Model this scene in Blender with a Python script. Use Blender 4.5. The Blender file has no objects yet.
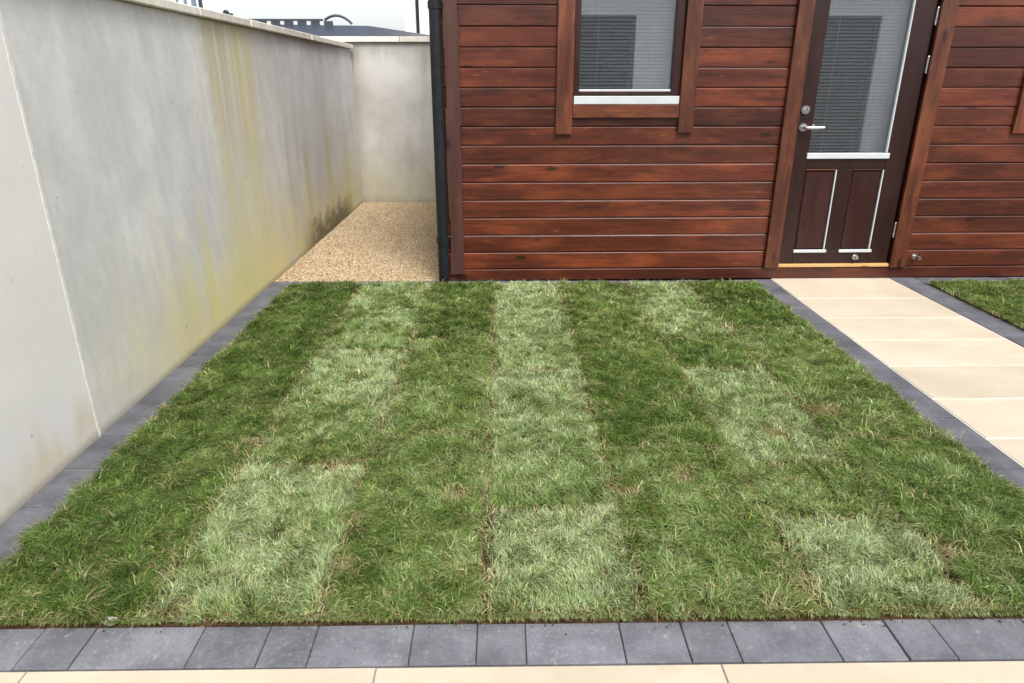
import bpy, math, random
import numpy as np
from mathutils import Vector
R = math.radians
random.seed(7)
rng = np.random.default_rng(11)
scene = bpy.context.scene
col = scene.collection

# ------------------------------------------------------------------ camera, sky, sun, exposure
cam_d = bpy.data.cameras.new('camera')
cam_d.sensor_width = 36.0
cam_d.lens = 690.0 / 1024.0 * 36.0
cam_d.clip_start = 0.05
cam_d.clip_end = 2000.0
cam = bpy.data.objects.new('camera', cam_d)
cam.location = (0, 0, 1.30)
cam.rotation_euler = (R(90 - 20.87), 0, R(-0.78))
col.objects.link(cam)
scene.camera = cam

SUN_EL, SUN_AZ = R(54), R(158)          # azimuth clockwise from +Y: high, behind the camera and to the right
world = bpy.data.worlds.new('World')
scene.world = world
world.use_nodes = True
wt = world.node_tree
sky = wt.nodes.new('ShaderNodeTexSky')
sky.sky_type = 'NISHITA'
sky.sun_disc = False
sky.sun_elevation = SUN_EL
sky.sun_rotation = SUN_AZ
sky.air_density = 1.0
sky.dust_density = 3.0
sky.ozone_density = 1.0
hs = wt.nodes.new('ShaderNodeHueSaturation')      # thin white cloud cover: little blue left
hs.inputs['Saturation'].default_value = 0.34
wt.links.new(sky.outputs[0], hs.inputs['Color'])
wt.links.new(hs.outputs[0], wt.nodes['Background'].inputs['Color'])
wt.nodes['Background'].inputs['Strength'].default_value = 0.135

sun_d = bpy.data.lights.new('sun', 'SUN')
sun_d.energy = 1.6
sun_d.angle = R(24)
sun_d.color = (1.0, 0.96, 0.90)
sun = bpy.data.objects.new('sun', sun_d)
sd = Vector((math.sin(SUN_AZ) * math.cos(SUN_EL), math.cos(SUN_AZ) * math.cos(SUN_EL), math.sin(SUN_EL)))
sun.rotation_euler = sd.to_track_quat('Z', 'Y').to_euler()
sun.location = sd * 30
col.objects.link(sun)

scene.view_settings.view_transform = 'Standard'
scene.view_settings.look = 'None'
scene.view_settings.gamma = 1.0
scene.view_settings.exposure = 1.05
scene.view_settings.use_curve_mapping = False

# ------------------------------------------------------------------ helpers
def tag(o, label=None, cat=None, group=None, kind=None):
    if label: o['label'] = label
    if cat: o['category'] = cat
    if group: o['group'] = group
    if kind: o['kind'] = kind
    return o

def link(name, me, parent=None, loc=(0, 0, 0), rot=(0, 0, 0)):
    o = bpy.data.objects.new(name, me)
    o.location = loc
    o.rotation_euler = rot
    col.objects.link(o)
    if parent is not None:
        o.parent = parent
    return o

def empty(name, loc=(0, 0, 0)):
    o = bpy.data.objects.new(name, None)
    o.location = loc
    o.empty_display_size = 0.1
    col.objects.link(o)
    return o

class MB:
    """collects faces of one mesh"""
    def __init__(s):
        s.v = []; s.f = []; s.smooth = []
    def add(s, vs, fs, smooth=False):
        n = len(s.v)
        s.v += [tuple(p) for p in vs]
        s.f += [tuple(i + n for i in f) for f in fs]
        s.smooth += [smooth] * len(fs)
        return s
    def box(s, x0, x1, y0, y1, z0, z1, c=0.0):
        if c <= 0:
            v = [(x0,y0,z0),(x1,y0,z0),(x1,y1,z0),(x0,y1,z0),(x0,y0,z1),(x1,y0,z1),(x1,y1,z1),(x0,y1,z1)]
            f = [(3,2,1,0),(4,5,6,7),(0,1,5,4),(1,2,6,5),(2,3,7,6),(3,0,4,7)]
            return s.add(v, f)
        # all edges chamfered
        P = []
        idx = {}
        for ix, (x, sx) in enumerate(((x0, 1), (x1, -1))):
            for iy, (y, sy) in enumerate(((y0, 1), (y1, -1))):
                for iz, (z, sz) in enumerate(((z0, 1), (z1, -1))):
                    for a in range(3):
                        p = [x + sx * c, y + sy * c, z + sz * c]
                        p[a] = (x, y, z)[a]
                        idx[(ix, iy, iz, a)] = len(P); P.append(tuple(p))
        g = lambda a, b, cc, d: idx[(a, b, cc, d)]
        F = []
        F += [(g(0,0,0,0),g(0,0,1,0),g(0,1,1,0),g(0,1,0,0)), (g(1,0,0,0),g(1,1,0,0),g(1,1,1,0),g(1,0,1,0))]
        F += [(g(0,0,0,1),g(1,0,0,1),g(1,0,1,1),g(0,0,1,1)), (g(0,1,0,1),g(0,1,1,1),g(1,1,1,1),g(1,1,0,1))]
        F += [(g(0,0,0,2),g(0,1,0,2),g(1,1,0,2),g(1,0,0,2)), (g(0,0,1,2),g(1,0,1,2),g(1,1,1,2),g(0,1,1,2))]
        for i in (0, 1):
            for j in (0, 1):
                F.append((g(0,i,j,1),g(1,i,j,1),g(1,i,j,2),g(0,i,j,2)) if (i + j) % 2 else (g(0,i,j,2),g(1,i,j,2),g(1,i,j,1),g(0,i,j,1)))
                F.append((g(i,0,j,0),g(i,1,j,0),g(i,1,j,2),g(i,0,j,2)) if not (i + j) % 2 else (g(i,0,j,2),g(i,1,j,2),g(i,1,j,0),g(i,0,j,0)))
                F.append((g(i,j,0,0),g(i,j,1,0),g(i,j,1,1),g(i,j,0,1)) if (i + j) % 2 else (g(i,j,0,1),g(i,j,1,1),g(i,j,1,0),g(i,j,0,0)))
        for i in (0, 1):
            for j in (0, 1):
                for k in (0, 1):
                    t = (g(i,j,k,0), g(i,j,k,1), g(i,j,k,2))
                    F.append(t if (i + j + k) % 2 else t[::-1])
        return s.add(P, F)
    def extrude_x(s, prof, x0, x1):
        """closed (y,z) profile swept along X"""
        n = len(prof)
        v = [(x0, y, z) for y, z in prof] + [(x1, y, z) for y, z in prof]
        f = [(i, (i + 1) % n, n + (i + 1) % n, n + i) for i in range(n)]
        f += [tuple(range(n))[::-1], tuple(range(n, 2 * n))]
        return s.add(v, f)
    def poly_y(s, pts, y0, y1):
        """closed (x,z) outline given thickness along Y"""
        n = len(pts)
        v = [(x, y0, z) for x, z in pts] + [(x, y1, z) for x, z in pts]
        f = [(i, (i + 1) % n, n + (i + 1) % n, n + i) for i in range(n)]
        f += [tuple(range(n))[::-1], tuple(range(n, 2 * n))]
        return s.add(v, f)
    def tube(s, path, rads, seg=14, cap=True):
        path = [Vector(p) for p in path]
        if not isinstance(rads, (list, tuple)): rads = [rads] * len(path)
        rings = []
        for i, p in enumerate(path):
            d = (path[min(i + 1, len(path) - 1)] - path[max(i - 1, 0)]).normalized()
            a = d.orthogonal().normalized() if i == 0 else (a_prev - d * a_prev.dot(d)).normalized()
            a_prev = a
            b = d.cross(a)
            rings.append([p + (a * math.cos(t) + b * math.sin(t)) * rads[i] for t in [2 * math.pi * k / seg for k in range(seg)]])
        v = [q for r in rings for q in r]
        f = []
        for i in range(len(rings) - 1):
            for k in range(seg):
                f.append((i*seg+k, i*seg+(k+1)%seg, (i+1)*seg+(k+1)%seg, (i+1)*seg+k))
        s.add(v, f, True)
        if cap:
            s.add(rings[0], [tuple(range(seg))[::-1]])
            s.add(rings[-1], [tuple(range(seg))])
        return s
    def mesh(s, name, mat):
        me = bpy.data.meshes.new(name)
        me.from_pydata(s.v, [], s.f)
        me.polygons.foreach_set('use_smooth', s.smooth)
        me.materials.append(mat)
        me.update()
        import bmesh
        bm = bmesh.new(); bm.from_mesh(me)
        bmesh.ops.recalc_face_normals(bm, faces=bm.faces)
        bm.to_mesh(me); bm.free()
        return me
    def obj(s, name, mat, parent=None, loc=(0, 0, 0), rot=(0, 0, 0)):
        return link(name, s.mesh(name, mat), parent, loc, rot)

# ------------------------------------------------------------------ material tools
class NT:
    def __init__(s, name):
        s.m = bpy.data.materials.new(name)
        s.m.use_nodes = True
        s.t = s.m.node_tree
        s.bsdf = s.t.nodes['Principled BSDF']
    def n(s, typ, **kw):
        nd = s.t.nodes.new(typ)
        for k, v in kw.items():
            setattr(nd, k, v)
        return nd
    def put(s, sock, v):
        if isinstance(v, bpy.types.NodeSocket): s.t.links.new(v, sock)
        elif isinstance(v, (tuple, list)) and len(v) == 3 and sock.type == 'RGBA': sock.default_value = (*v, 1)
        else: sock.default_value = v
    def math(s, op, a, b=0.0, c=0.0, clamp=False):
        nd = s.n('ShaderNodeMath', operation=op, use_clamp=clamp)
        s.put(nd.inputs[0], a); s.put(nd.inputs[1], b); s.put(nd.inputs[2], c)
        return nd.outputs[0]
    def mul(s, a, b): return s.math('MULTIPLY', a, b)
    def add(s, a, b): return s.math('ADD', a, b)
    def sub(s, a, b): return s.math('SUBTRACT', a, b)
    def ss(s, v, a, b):
        """smooth step from a to b (a may be larger than b)"""
        nd = s.n('ShaderNodeMapRange', interpolation_type='SMOOTHSTEP')
        s.put(nd.inputs['Value'], v)
        if a <= b: lo, hi, t0, t1 = a, b, 0.0, 1.0
        else: lo, hi, t0, t1 = b, a, 1.0, 0.0
        nd.inputs['From Min'].default_value = lo; nd.inputs['From Max'].default_value = hi
        nd.inputs['To Min'].default_value = t0; nd.inputs['To Max'].default_value = t1
        return nd.outputs[0]
    def mix(s, f, a, b, mode='MIX'):
        nd = s.n('ShaderNodeMix', data_type='RGBA', blend_type=mode)
        s.put(nd.inputs['Factor'], f); s.put(nd.inputs['A'], a) if False else None
        s.put(nd.inputs[6], a); s.put(nd.inputs[7], b)
        return nd.outputs[2]
    def pos(s): return s.n('ShaderNodeNewGeometry').outputs['Position']
    def objc(s): return s.n('ShaderNodeTexCoord').outputs['Object']
    def rnd(s): return s.n('ShaderNodeObjectInfo').outputs['Random']
    def sep(s, v):
        nd = s.n('ShaderNodeSeparateXYZ'); s.put(nd.inputs[0], v); return nd.outputs
    def comb(s, x, y, z):
        nd = s.n('ShaderNodeCombineXYZ')
        for i, q in enumerate((x, y, z)): s.put(nd.inputs[i], q)
        return nd.outputs[0]
    def vscale(s, v, sc, off=None):
        nd = s.n('ShaderNodeVectorMath', operation='MULTIPLY'); s.put(nd.inputs[0], v); nd.inputs[1].default_value = sc
        o = nd.outputs[0]
        if off is not None:
            n2 = s.n('ShaderNodeVectorMath', operation='ADD'); s.put(n2.inputs[0], o); s.put(n2.inputs[1], off); o = n2.outputs[0]
        return o
    def noise(s, v, scale=5.0, detail=4.0, rough=0.55, dist=0.0):
        nd = s.n('ShaderNodeTexNoise')
        s.put(nd.inputs['Vector'], v)
        nd.inputs['Scale'].default_value = scale; nd.inputs['Detail'].default_value = detail
        nd.inputs['Roughness'].default_value = rough; nd.inputs['Distortion'].default_value = dist
        return nd.outputs[0]
    def bump(s, h, strength=0.3, dist=0.01):
        nd = s.n('ShaderNodeBump'); nd.inputs['Strength'].default_value = strength; nd.inputs['Distance'].default_value = dist
        s.put(nd.inputs['Height'], h); s.t.links.new(nd.outputs[0], s.bsdf.inputs['Normal'])
    def out(s, color=None, rough=0.6, spec=0.5, metal=0.0, **kw):
        if color is not None: s.put(s.bsdf.inputs['Base Color'], color)
        s.put(s.bsdf.inputs['Roughness'], rough)
        s.put(s.bsdf.inputs['Specular IOR Level'], spec)
        s.put(s.bsdf.inputs['Metallic'], metal)
        for k, v in kw.items(): s.put(s.bsdf.inputs[k], v)
        return s.m

def plain(name, c, rough=0.5, spec=0.5, metal=0.0, var=0.15, scale=30.0):
    t = NT(name)
    nz = t.noise(t.pos(), scale, 5)
    colr = t.mix(t.ss(nz, 0.3, 0.7), tuple(x * (1 - var) for x in c), tuple(min(1, x * (1 + var)) for x in c))
    return t.out(colr, t.add(rough - 0.08, t.mul(nz, 0.16)), spec, metal)

def wood(name, axis, dark, mid, light, wear=0.35, rough=0.40, spec=0.5, worn=(0.33, 0.13, 0.05)):
    t = NT(name)
    rv = t.rnd()
    off = t.comb(t.mul(rv, 37.0), t.mul(rv, 19.0), t.mul(rv, 53.0))
    long_ = 1.3; cross = 22.0
    sc = [cross] * 3; sc['XYZ'.index(axis)] = long_
    v = t.vscale(t.pos(), tuple(sc), off)
    grain = t.noise(v, 1.0, 6, 0.62, 0.6)
    sc2 = [95.0] * 3; sc2['XYZ'.index(axis)] = 3.5
    fine = t.noise(t.vscale(t.pos(), tuple(sc2), off), 1.0, 3, 0.6)
    sc3 = [7.0] * 3; sc3['XYZ'.index(axis)] = 2.2
    blot = t.noise(t.vscale(t.pos(), tuple(sc3), off), 1.0, 4, 0.6)
    c = t.mix(t.ss(grain, 0.22, 0.60), dark, mid)
    c = t.mix(t.mul(t.ss(blot, 0.42, 0.74), 0.62), c, light)
    c = t.mix(t.mul(t.ss(fine, 0.50, 0.72), 0.55), c, dark)
    # scuffed spots where the stain has gone
    sc4 = [30.0] * 3; sc4['XYZ'.index(axis)] = 9.0
    scf = t.noise(t.vscale(t.pos(), tuple(sc4), off), 1.0, 5, 0.7)
    c = t.mix(t.mul(t.ss(scf, 0.60, 0.76), wear), c, worn)
    sc6 = [45.0] * 3; sc6['XYZ'.index(axis)] = 14.0
    chalk = t.noise(t.vscale(t.pos(), tuple(sc6), off), 1.0, 6, 0.75, 0.8)
    c = t.mix(t.mul(t.ss(chalk, 0.68, 0.80), 0.35), c, (0.30, 0.20, 0.17) if wear > 0.1 else c)
    # knots
    vo = t.n('ShaderNodeTexVoronoi'); vo.inputs['Scale'].default_value = 1.0
    sc5 = [7.0] * 3; sc5['XYZ'.index(axis)] = 2.6
    t.put(vo.inputs['Vector'], t.vscale(t.pos(), tuple(sc5), off))
    kn = t.ss(t.add(vo.outputs['Distance'], t.mul(t.sub(fine, 0.5), 0.12)), 0.15, 0.06)
    c = t.mix(t.mul(kn, 0.8), c, tuple(x * 0.35 for x in dark))
    # board to board difference
    br = t.add(0.66, t.mul(rv, 0.72))
    c = t.mix(1.0, c, t.comb(br, br, br), 'MULTIPLY')
    t.bump(t.add(t.mul(fine, 0.5), grain), 0.25, 0.004)
    return t.out(c, t.add(rough - 0.14, t.mul(blot, 0.30)), spec)

# ---- walls
def wall_mat():
    t = NT('rendered_wall')
    P = t.pos(); x, y, z = t.sep(P)
    big = t.noise(P, 1.6, 5, 0.6)
    fine = t.noise(P, 60.0, 4, 0.7)
    streak = t.noise(t.comb(0.0, t.mul(y, 7.0), t.mul(z, 0.55)), 1.0, 5, 0.6, 0.3)
    streak2 = t.noise(t.comb(3.3, t.mul(y, 19.0), t.mul(z, 0.8)), 1.0, 4, 0.6, 0.2)
    scuff = t.noise(t.comb(9.0, t.add(t.mul(y, 6.0), t.mul(z, 1.5)), t.mul(z, 2.4)), 1.0, 7, 0.70, 0.45)
    c = t.mix(t.ss(big, 0.3, 0.7), (0.545, 0.54, 0.525), (0.71, 0.705, 0.685))
    mot = t.noise(P, 22.0, 7, 0.78)
    c = t.mix(t.mul(t.ss(mot, 0.40, 0.66), 0.30), c, (0.46, 0.45, 0.435))
    c = t.mix(t.mul(t.ss(streak, 0.42, 0.75), 0.42), c, (0.46, 0.45, 0.44))
    c = t.mix(t.mul(t.ss(scuff, 0.46, 0.74), 0.36), c, (0.78, 0.77, 0.745))
    # band of brown-yellow run-off below the coping
    yw = t.add(y, t.mul(t.sub(mot, 0.5), 0.16))
    band = t.mul(t.ss(yw, 3.93, 4.04), t.ss(yw, 4.95, 4.50))
    run = t.mul(band, t.ss(t.add(t.mul(streak2, 0.75), t.mul(big, 0.25)), 0.32, 0.66))
    run = t.mul(run, t.add(0.25, t.mul(t.ss(z, 0.5, 1.55), 0.75)))
    c = t.mix(t.mul(run, 0.62), c, (0.30, 0.25, 0.14))
    soft = t.mul(t.mul(t.ss(y, 3.75, 4.15), t.ss(y, 5.2, 4.5)), t.ss(streak, 0.30, 0.62))
    c = t.mix(t.mul(soft, 0.55), c, (0.62, 0.54, 0.24))
    # other narrow runs
    for yc, w, s_, top in ((5.25, 0.06, 0.45, 1.5), (5.75, 0.10, 0.5, 1.2), (6.45, 0.10, 0.55, 1.4), (7.2, 0.15, 0.4, 1.1), (3.62, 0.05, 0.35, 0.9), (3.30, 0.10, 0.30, 0.55)):
        m = t.mul(t.ss(t.math('ABSOLUTE', t.sub(t.add(y, t.mul(t.sub(streak, 0.5), 0.3)), yc)), w * 1.6, 0.0), t.ss(z, top, top * 0.5))
        c = t.mix(t.mul(m, s_), c, (0.47, 0.43, 0.20))
    # algae climbing from the ground
    low = t.mul(t.ss(t.add(z, t.add(t.mul(t.sub(streak, 0.5), 1.1), t.mul(t.sub(mot, 0.5), 0.5))), 0.75, 0.0), t.mul(t.ss(y, 1.9, 3.7), t.ss(big, 0.15, 0.6)))
    c = t.mix(t.mul(low, 0.85), c, (0.64, 0.57, 0.22))
    # near bay beyond the joint: cleaner, paler
    near = t.ss(y, 2.410, 2.406)
    cn = t.mix(t.ss(big, 0.3, 0.7), (0.70, 0.685, 0.66), (0.78, 0.765, 0.74))
    cn = t.mix(t.mul(t.ss(fine, 0.62, 0.75), 0.35), cn, (0.42, 0.43, 0.43))
    lown = t.mul(t.ss(t.add(z, t.mul(t.sub(streak, 0.5), 0.5)), 0.22, 0.0), t.ss(big, 0.3, 0.6))
    cn = t.mix(t.mul(lown, 0.6), cn, (0.55, 0.47, 0.24))
    c = t.mix(near, c, cn)
    # soil splashed at the foot beside the gravel
    spl = t.noise(t.comb(1.0, t.mul(y, 6.0), t.mul(z, 9.0)), 1.0, 6, 0.75, 0.4)
    sm = t.mul(t.mul(t.ss(y, 5.2, 5.9), t.ss(y, 7.5, 6.9)), t.ss(t.add(z, t.mul(t.sub(spl, 0.5), 0.55)), 0.27, 0.02))
    c = t.mix(t.mul(sm, 0.80), c, (0.075, 0.056, 0.042))
    damp = t.mul(t.ss(z, 1.60, 1.45), 0.0)
    # thin dirt line at the very bottom
    dirt = t.mul(t.ss(t.add(z, t.mul(fine, 0.04)), 0.06, 0.02), 0.45)
    c = t.mix(dirt, c, (0.22, 0.19, 0.13))
    pits = t.noise(P, 24.0, 2, 0.5)
    c = t.mix(t.mul(t.ss(pits, 0.735, 0.76), 0.45), c, (0.16, 0.16, 0.16))
    t.bump(t.add(t.mul(fine, 0.4), big), 0.25, 0.01)
    return t.out(c, 0.9, 0.2)

def backwall_mat():
    t = NT('rendered_back_wall')
    P = t.pos(); x, y, z = t.sep(P)
    big = t.noise(P, 2.0, 5, 0.6)
    fine = t.noise(P, 50.0, 4, 0.7)
    streak = t.noise(t.comb(t.mul(x, 9.0), 0.0, t.mul(z, 0.9)), 1.0, 5, 0.6, 0.3)
    c = t.mix(t.ss(big, 0.3, 0.7), (0.40, 0.39, 0.36), (0.55, 0.54, 0.51))
    c = t.mix(t.mul(t.ss(streak, 0.5, 0.75), 0.4), c, (0.34, 0.33, 0.27))
    top = t.ss(t.add(z, t.mul(t.sub(streak, 0.5), 0.5)), 1.40, 1.62)
    c = t.mix(t.mul(top, 0.55), c, (0.27, 0.26, 0.23))
    low = t.ss(t.add(z, t.mul(t.sub(streak, 0.5), 0.8)), 0.75, 0.0)
    c = t.mix(t.mul(low, 0.5), c, (0.48, 0.45, 0.28))
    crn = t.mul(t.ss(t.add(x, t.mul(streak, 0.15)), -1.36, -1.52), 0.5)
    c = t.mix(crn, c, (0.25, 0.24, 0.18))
    dirt = t.mul(t.ss(t.add(z, t.mul(streak, 0.2)), 0.20, 0.05), 0.5)
    c = t.mix(dirt, c, (0.20, 0.18, 0.12))
    t.bump(t.add(t.mul(fine, 0.4), big), 0.25, 0.01)
    return t.out(c, 0.9, 0.2)

def coping_mat():
    t = NT('coping_concrete')
    P = t.pos(); rv = t.rnd()
    a = t.noise(P, 9.0, 6, 0.65); b = t.noise(P, 70.0, 4, 0.7)
    c = t.mix(t.ss(a, 0.35, 0.65), (0.62, 0.58, 0.49), (0.74, 0.71, 0.64))
    c = t.mix(t.mul(t.ss(b, 0.58, 0.72), 0.5), c, (0.36, 0.34, 0.28))
    k = t.add(0.88, t.mul(rv, 0.2)); c = t.mix(1.0, c, t.comb(k, k, k), 'MULTIPLY')
    t.bump(b, 0.3, 0.004)
    return t.out(c, 0.9, 0.2)

def paver_mat(name, g, dust):
    t = NT(name)
    P = t.pos(); rv = t.rnd()
    a = t.noise(P, 7.0, 5, 0.6); b = t.noise(P, 220.0, 3, 0.7); d = t.noise(P, 28.0, 6, 0.7)
    c = t.mix(t.ss(a, 0.3, 0.7), (0.108, 0.110, 0.127), (0.182, 0.185, 0.208))
    c = t.mix(t.mul(t.ss(b, 0.55, 0.72), 0.40), c, (0.26, 0.265, 0.285))
    c = t.mix(t.mul(t.ss(b, 0.45, 0.30), 0.35), c, (0.045, 0.046, 0.055))
    c = t.mix(t.mul(t.ss(d, 0.58, 0.72), dust), c, (0.36, 0.345, 0.31))     # dried splashes of jointing slurry
    b2 = t.noise(P, 85.0, 4, 0.75)
    c = t.mix(t.mul(t.ss(b2, 0.54, 0.70), 0.42), c, (0.29, 0.293, 0.318))
    c = t.mix(t.mul(t.ss(b2, 0.44, 0.30), 0.38), c, (0.05, 0.05, 0.06))
    k = t.mul(t.add(0.85, t.mul(rv, 0.30)), g); c = t.mix(1.0, c, t.comb(k, k, k), 'MULTIPLY')
    t.bump(t.add(b, t.mul(d, 0.4)), 0.35, 0.003)
    return t.out(c, t.add(0.70, t.mul(d, 0.2)), 0.25)

def slab_mat():
    t = NT('cream_porcelain')
    P = t.pos(); rv = t.rnd()
    off = t.comb(t.mul(rv, 31.0), t.mul(rv, 17.0), 0.0)
    v = t.vscale(P, (1.0, 1.6, 1.0), off)
    a = t.noise(v, 2.2, 5, 0.6, 0.8); b = t.noise(v, 11.0, 6, 0.7, 0.5); d = t.noise(P, 160.0, 3, 0.7)
    c = t.mix(t.ss(a, 0.3, 0.72), (0.475, 0.41, 0.31), (0.555, 0.49, 0.385))
    c = t.mix(t.mul(t.ss(b, 0.52, 0.74), 0.42), c, (0.44, 0.345, 0.235))
    c = t.mix(t.mul(t.ss(d, 0.6, 0.75), 0.18), c, (0.40, 0.32, 0.22))
    k = t.add(0.94, t.mul(rv, 0.1)); c = t.mix(1.0, c, t.comb(k, k, k), 'MULTIPLY')
    t.bump(d, 0.12, 0.002)
    return t.out(c, 0.55, 0.4)

def speckle(name, c0, c1, scale, rough=0.95, bumpd=0.01, bs=0.5):
    t = NT(name)
    P = t.pos(); a = t.noise(P, scale, 6, 0.7); b = t.noise(P, scale * 0.12, 4)
    c = t.mix(t.ss(t.add(t.mul(a, 0.7), t.mul(b, 0.3)), 0.35, 0.65), c0, c1)
    t.bump(a, bs, bumpd)
    return t.out(c, rough, 0.2)

def grass_mat():
    t = NT('grass_blade')
    at = t.n('ShaderNodeAttribute'); at.attribute_name = 'blade'; at.attribute_type = 'GEOMETRY'
    s_ = t.n('ShaderNodeSeparateColor'); t.put(s_.inputs[0], at.outputs['Color'])
    tone, dry, rv = s_.outputs
    ramp = t.n('ShaderNodeValToRGB'); t.put(ramp.inputs[0], tone)
    e = ramp.color_ramp.elements
    e[0].position = 0.0; e[0].color = (0.042, 0.104, 0.007, 1)
    e[1].position = 1.0; e[1].color = (0.41, 0.50, 0.29, 1)
    m = e.new(0.35); m.color = (0.118, 0.205, 0.022, 1)
    m = e.new(0.7); m.color = (0.235, 0.330, 0.120, 1)
    c = t.mix(dry, ramp.outputs[0], (0.42, 0.35, 0.19))
    k = t.add(0.55, t.mul(rv, 0.95))
    c = t.mix(1.0, c, t.comb(k, k, t.mul(k, 0.95)), 'MULTIPLY')
    t.put(t.bsdf.inputs['Base Color'], c)
    t.put(t.bsdf.inputs['Roughness'], 0.45)
    t.put(t.bsdf.inputs['Specular IOR Level'], 0.45)
    tr = t.n('ShaderNodeBsdfTranslucent'); t.put(tr.inputs[0], t.mix(1.0, c, (1.0, 1.05, 0.55), 'MULTIPLY'))
    mx = t.n('ShaderNodeMixShader'); mx.inputs[0].default_value = 0.30
    t.t.links.new(t.bsdf.outputs[0], mx.inputs[1]); t.t.links.new(tr.outputs[0], mx.inputs[2])
    t.t.links.new(mx.outputs[0], t.t.nodes['Material Output'].inputs[0])
    return t.m

def glass_mat():
    t = NT('window_glass')
    tr = t.n('ShaderNodeBsdfTransparent'); tr.inputs[0].default_value = (0.90, 0.93, 0.94, 1)
    gl = t.n('ShaderNodeBsdfGlossy'); gl.inputs['Roughness'].default_value = 0.008
    gl.inputs['Color'].default_value = (0.95, 0.97, 1, 1)
    ge = t.n('ShaderNodeNewGeometry')
    dt = t.n('ShaderNodeVectorMath', operation='DOT_PRODUCT')
    t.t.links.new(ge.outputs['Normal'], dt.inputs[0]); t.t.links.new(ge.outputs['Incoming'], dt.inputs[1])
    gz = t.sub(1.0, t.math('ABSOLUTE', dt.outputs['Value']))
    fres = t.add(0.25, t.mul(t.math('POWER', gz, 5.0), 0.75))      # Schlick, both faces of a coated double pane
    mx = t.n('ShaderNodeMixShader')
    t.t.links.new(fres, mx.inputs[0]); t.t.links.new(tr.outputs[0], mx.inputs[1]); t.t.links.new(gl.outputs[0], mx.inputs[2])
    t.t.links.new(mx.outputs[0], t.t.nodes['Material Output'].inputs[0])
    return t.m

M = {}
M['wall'] = wall_mat(); M['backwall'] = backwall_mat(); M['coping'] = coping_mat()
M['paver'] = paver_mat('charcoal_paver', 1.06, 0.50); M['paver2'] = paver_mat('charcoal_paver_dark', 0.72, 0.20); M['slab'] = slab_mat(); M['grass'] = grass_mat(); M['glass'] = glass_mat()  # second paver serves all borders but the front: darker, fewer slurry splashes
M['soil'] = speckle('turf_soil', (0.045, 0.026, 0.014), (0.15, 0.085, 0.045), 90)
M['thatch'] = speckle('turf_thatch', (0.06, 0.05, 0.022), (0.22, 0.17, 0.085), 140)
M['ground'] = speckle('earth', (0.07, 0.055, 0.035), (0.14, 0.11, 0.07), 8)
M['bed'] = speckle('joint_sand', (0.05, 0.048, 0.045), (0.12, 0.115, 0.105), 200)
M['grout'] = speckle('pale_grout', (0.60, 0.57, 0.51), (0.72, 0.69, 0.62), 150)
M['grout2'] = speckle('grey_grout', (0.20, 0.19, 0.17), (0.34, 0.32, 0.28), 150)
M['gravelbed'] = speckle('gravel_fines', (0.30, 0.21, 0.12), (0.48, 0.36, 0.22), 120)
M['log'] = wood('stained_log', 'X', (0.023, 0.0052, 0.0034), (0.078, 0.0160, 0.0066), (0.200, 0.044, 0.0115), 0.35, 0.36, 0.5)
M['logy'] = wood('stained_log_side', 'Y', (0.023, 0.0052, 0.0034), (0.078, 0.0160, 0.0066), (0.200, 0.044, 0.0115), 0.3, 0.42, 0.5)
M['trimz'] = wood('stained_trim_upright', 'Z', (0.030, 0.0080, 0.0046), (0.098, 0.0245, 0.0095), (0.240, 0.068, 0.021), 0.6, 0.40, 0.5)
M['trimx'] = wood('stained_trim_flat', 'X', (0.030, 0.0080, 0.0046), (0.098, 0.0245, 0.0095), (0.240, 0.068, 0.021), 0.6, 0.40, 0.5)
M['cornerz'] = wood('weathered_corner', 'Z', (0.032, 0.0120, 0.0088), (0.054, 0.020, 0.0145), (0.075, 0.029, 0.021), 0.3, 0.55, 0.4, (0.30, 0.19, 0.13))
M['doorz'] = wood('dark_door_stain', 'Z', (0.016, 0.0042, 0.0034), (0.024, 0.0062, 0.0050), (0.034, 0.0090, 0.0068), 0.05, 0.36, 0.45, (0.10, 0.07, 0.06))
M['pine'] = wood('bare_pine', 'X', (0.28, 0.15, 0.055), (0.40, 0.23, 0.09), (0.48, 0.29, 0.12), 0.1, 0.5, 0.4)
M['white'] = plain('white_bead', (0.50, 0.525, 0.54), 0.45, 0.5, 0, 0.04, 9)
M['steel'] = plain('brushed_steel', (0.62, 0.61, 0.59), 0.28, 0.5, 1.0, 0.08, 80)
M['blackpvc'] = plain('black_pvc', (0.008, 0.010, 0.013), 0.42, 0.35, 0, 0.3, 25)
M['blind'] = plain('blind_slat', (0.20, 0.19, 0.195), 0.7, 0.5, 0, 0.05, 20)
M['roofing'] = plain('felt_roof', (0.07, 0.07, 0.07), 0.9, 0.2, 0, 0.2, 30)
M['inside'] = plain('room_boards', (0.25, 0.16, 0.09), 0.7, 0.3)
M['slate'] = plain('blue_black_slate', (0.040, 0.048, 0.066), 0.45, 0.5, 0, 0.12, 3)
M['paintwhite'] = plain('white_render', (0.86, 0.86, 0.85), 0.85, 0.2, 0, 0.04, 2)
M['darkframe'] = plain('dark_frame', (0.03, 0.032, 0.035), 0.4)
M['darkglass'] = plain('dark_room_pane', (0.012, 0.013, 0.015), 0.12, 0.5, 0, 0.1, 2)  # opaque near-black pane: the dark room behind is put into its colour
M['screen'] = plain('blue_grey_slat', (0.16, 0.20, 0.25), 0.6)
M['stone'] = speckle('pale_stone', (0.26, 0.26, 0.235), (0.44, 0.435, 0.40), 60, 0.9)
M['sealant'] = plain('pale_sealant', (0.72, 0.71, 0.66), 0.7, 0.3, 0, 0.1, 30)

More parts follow.
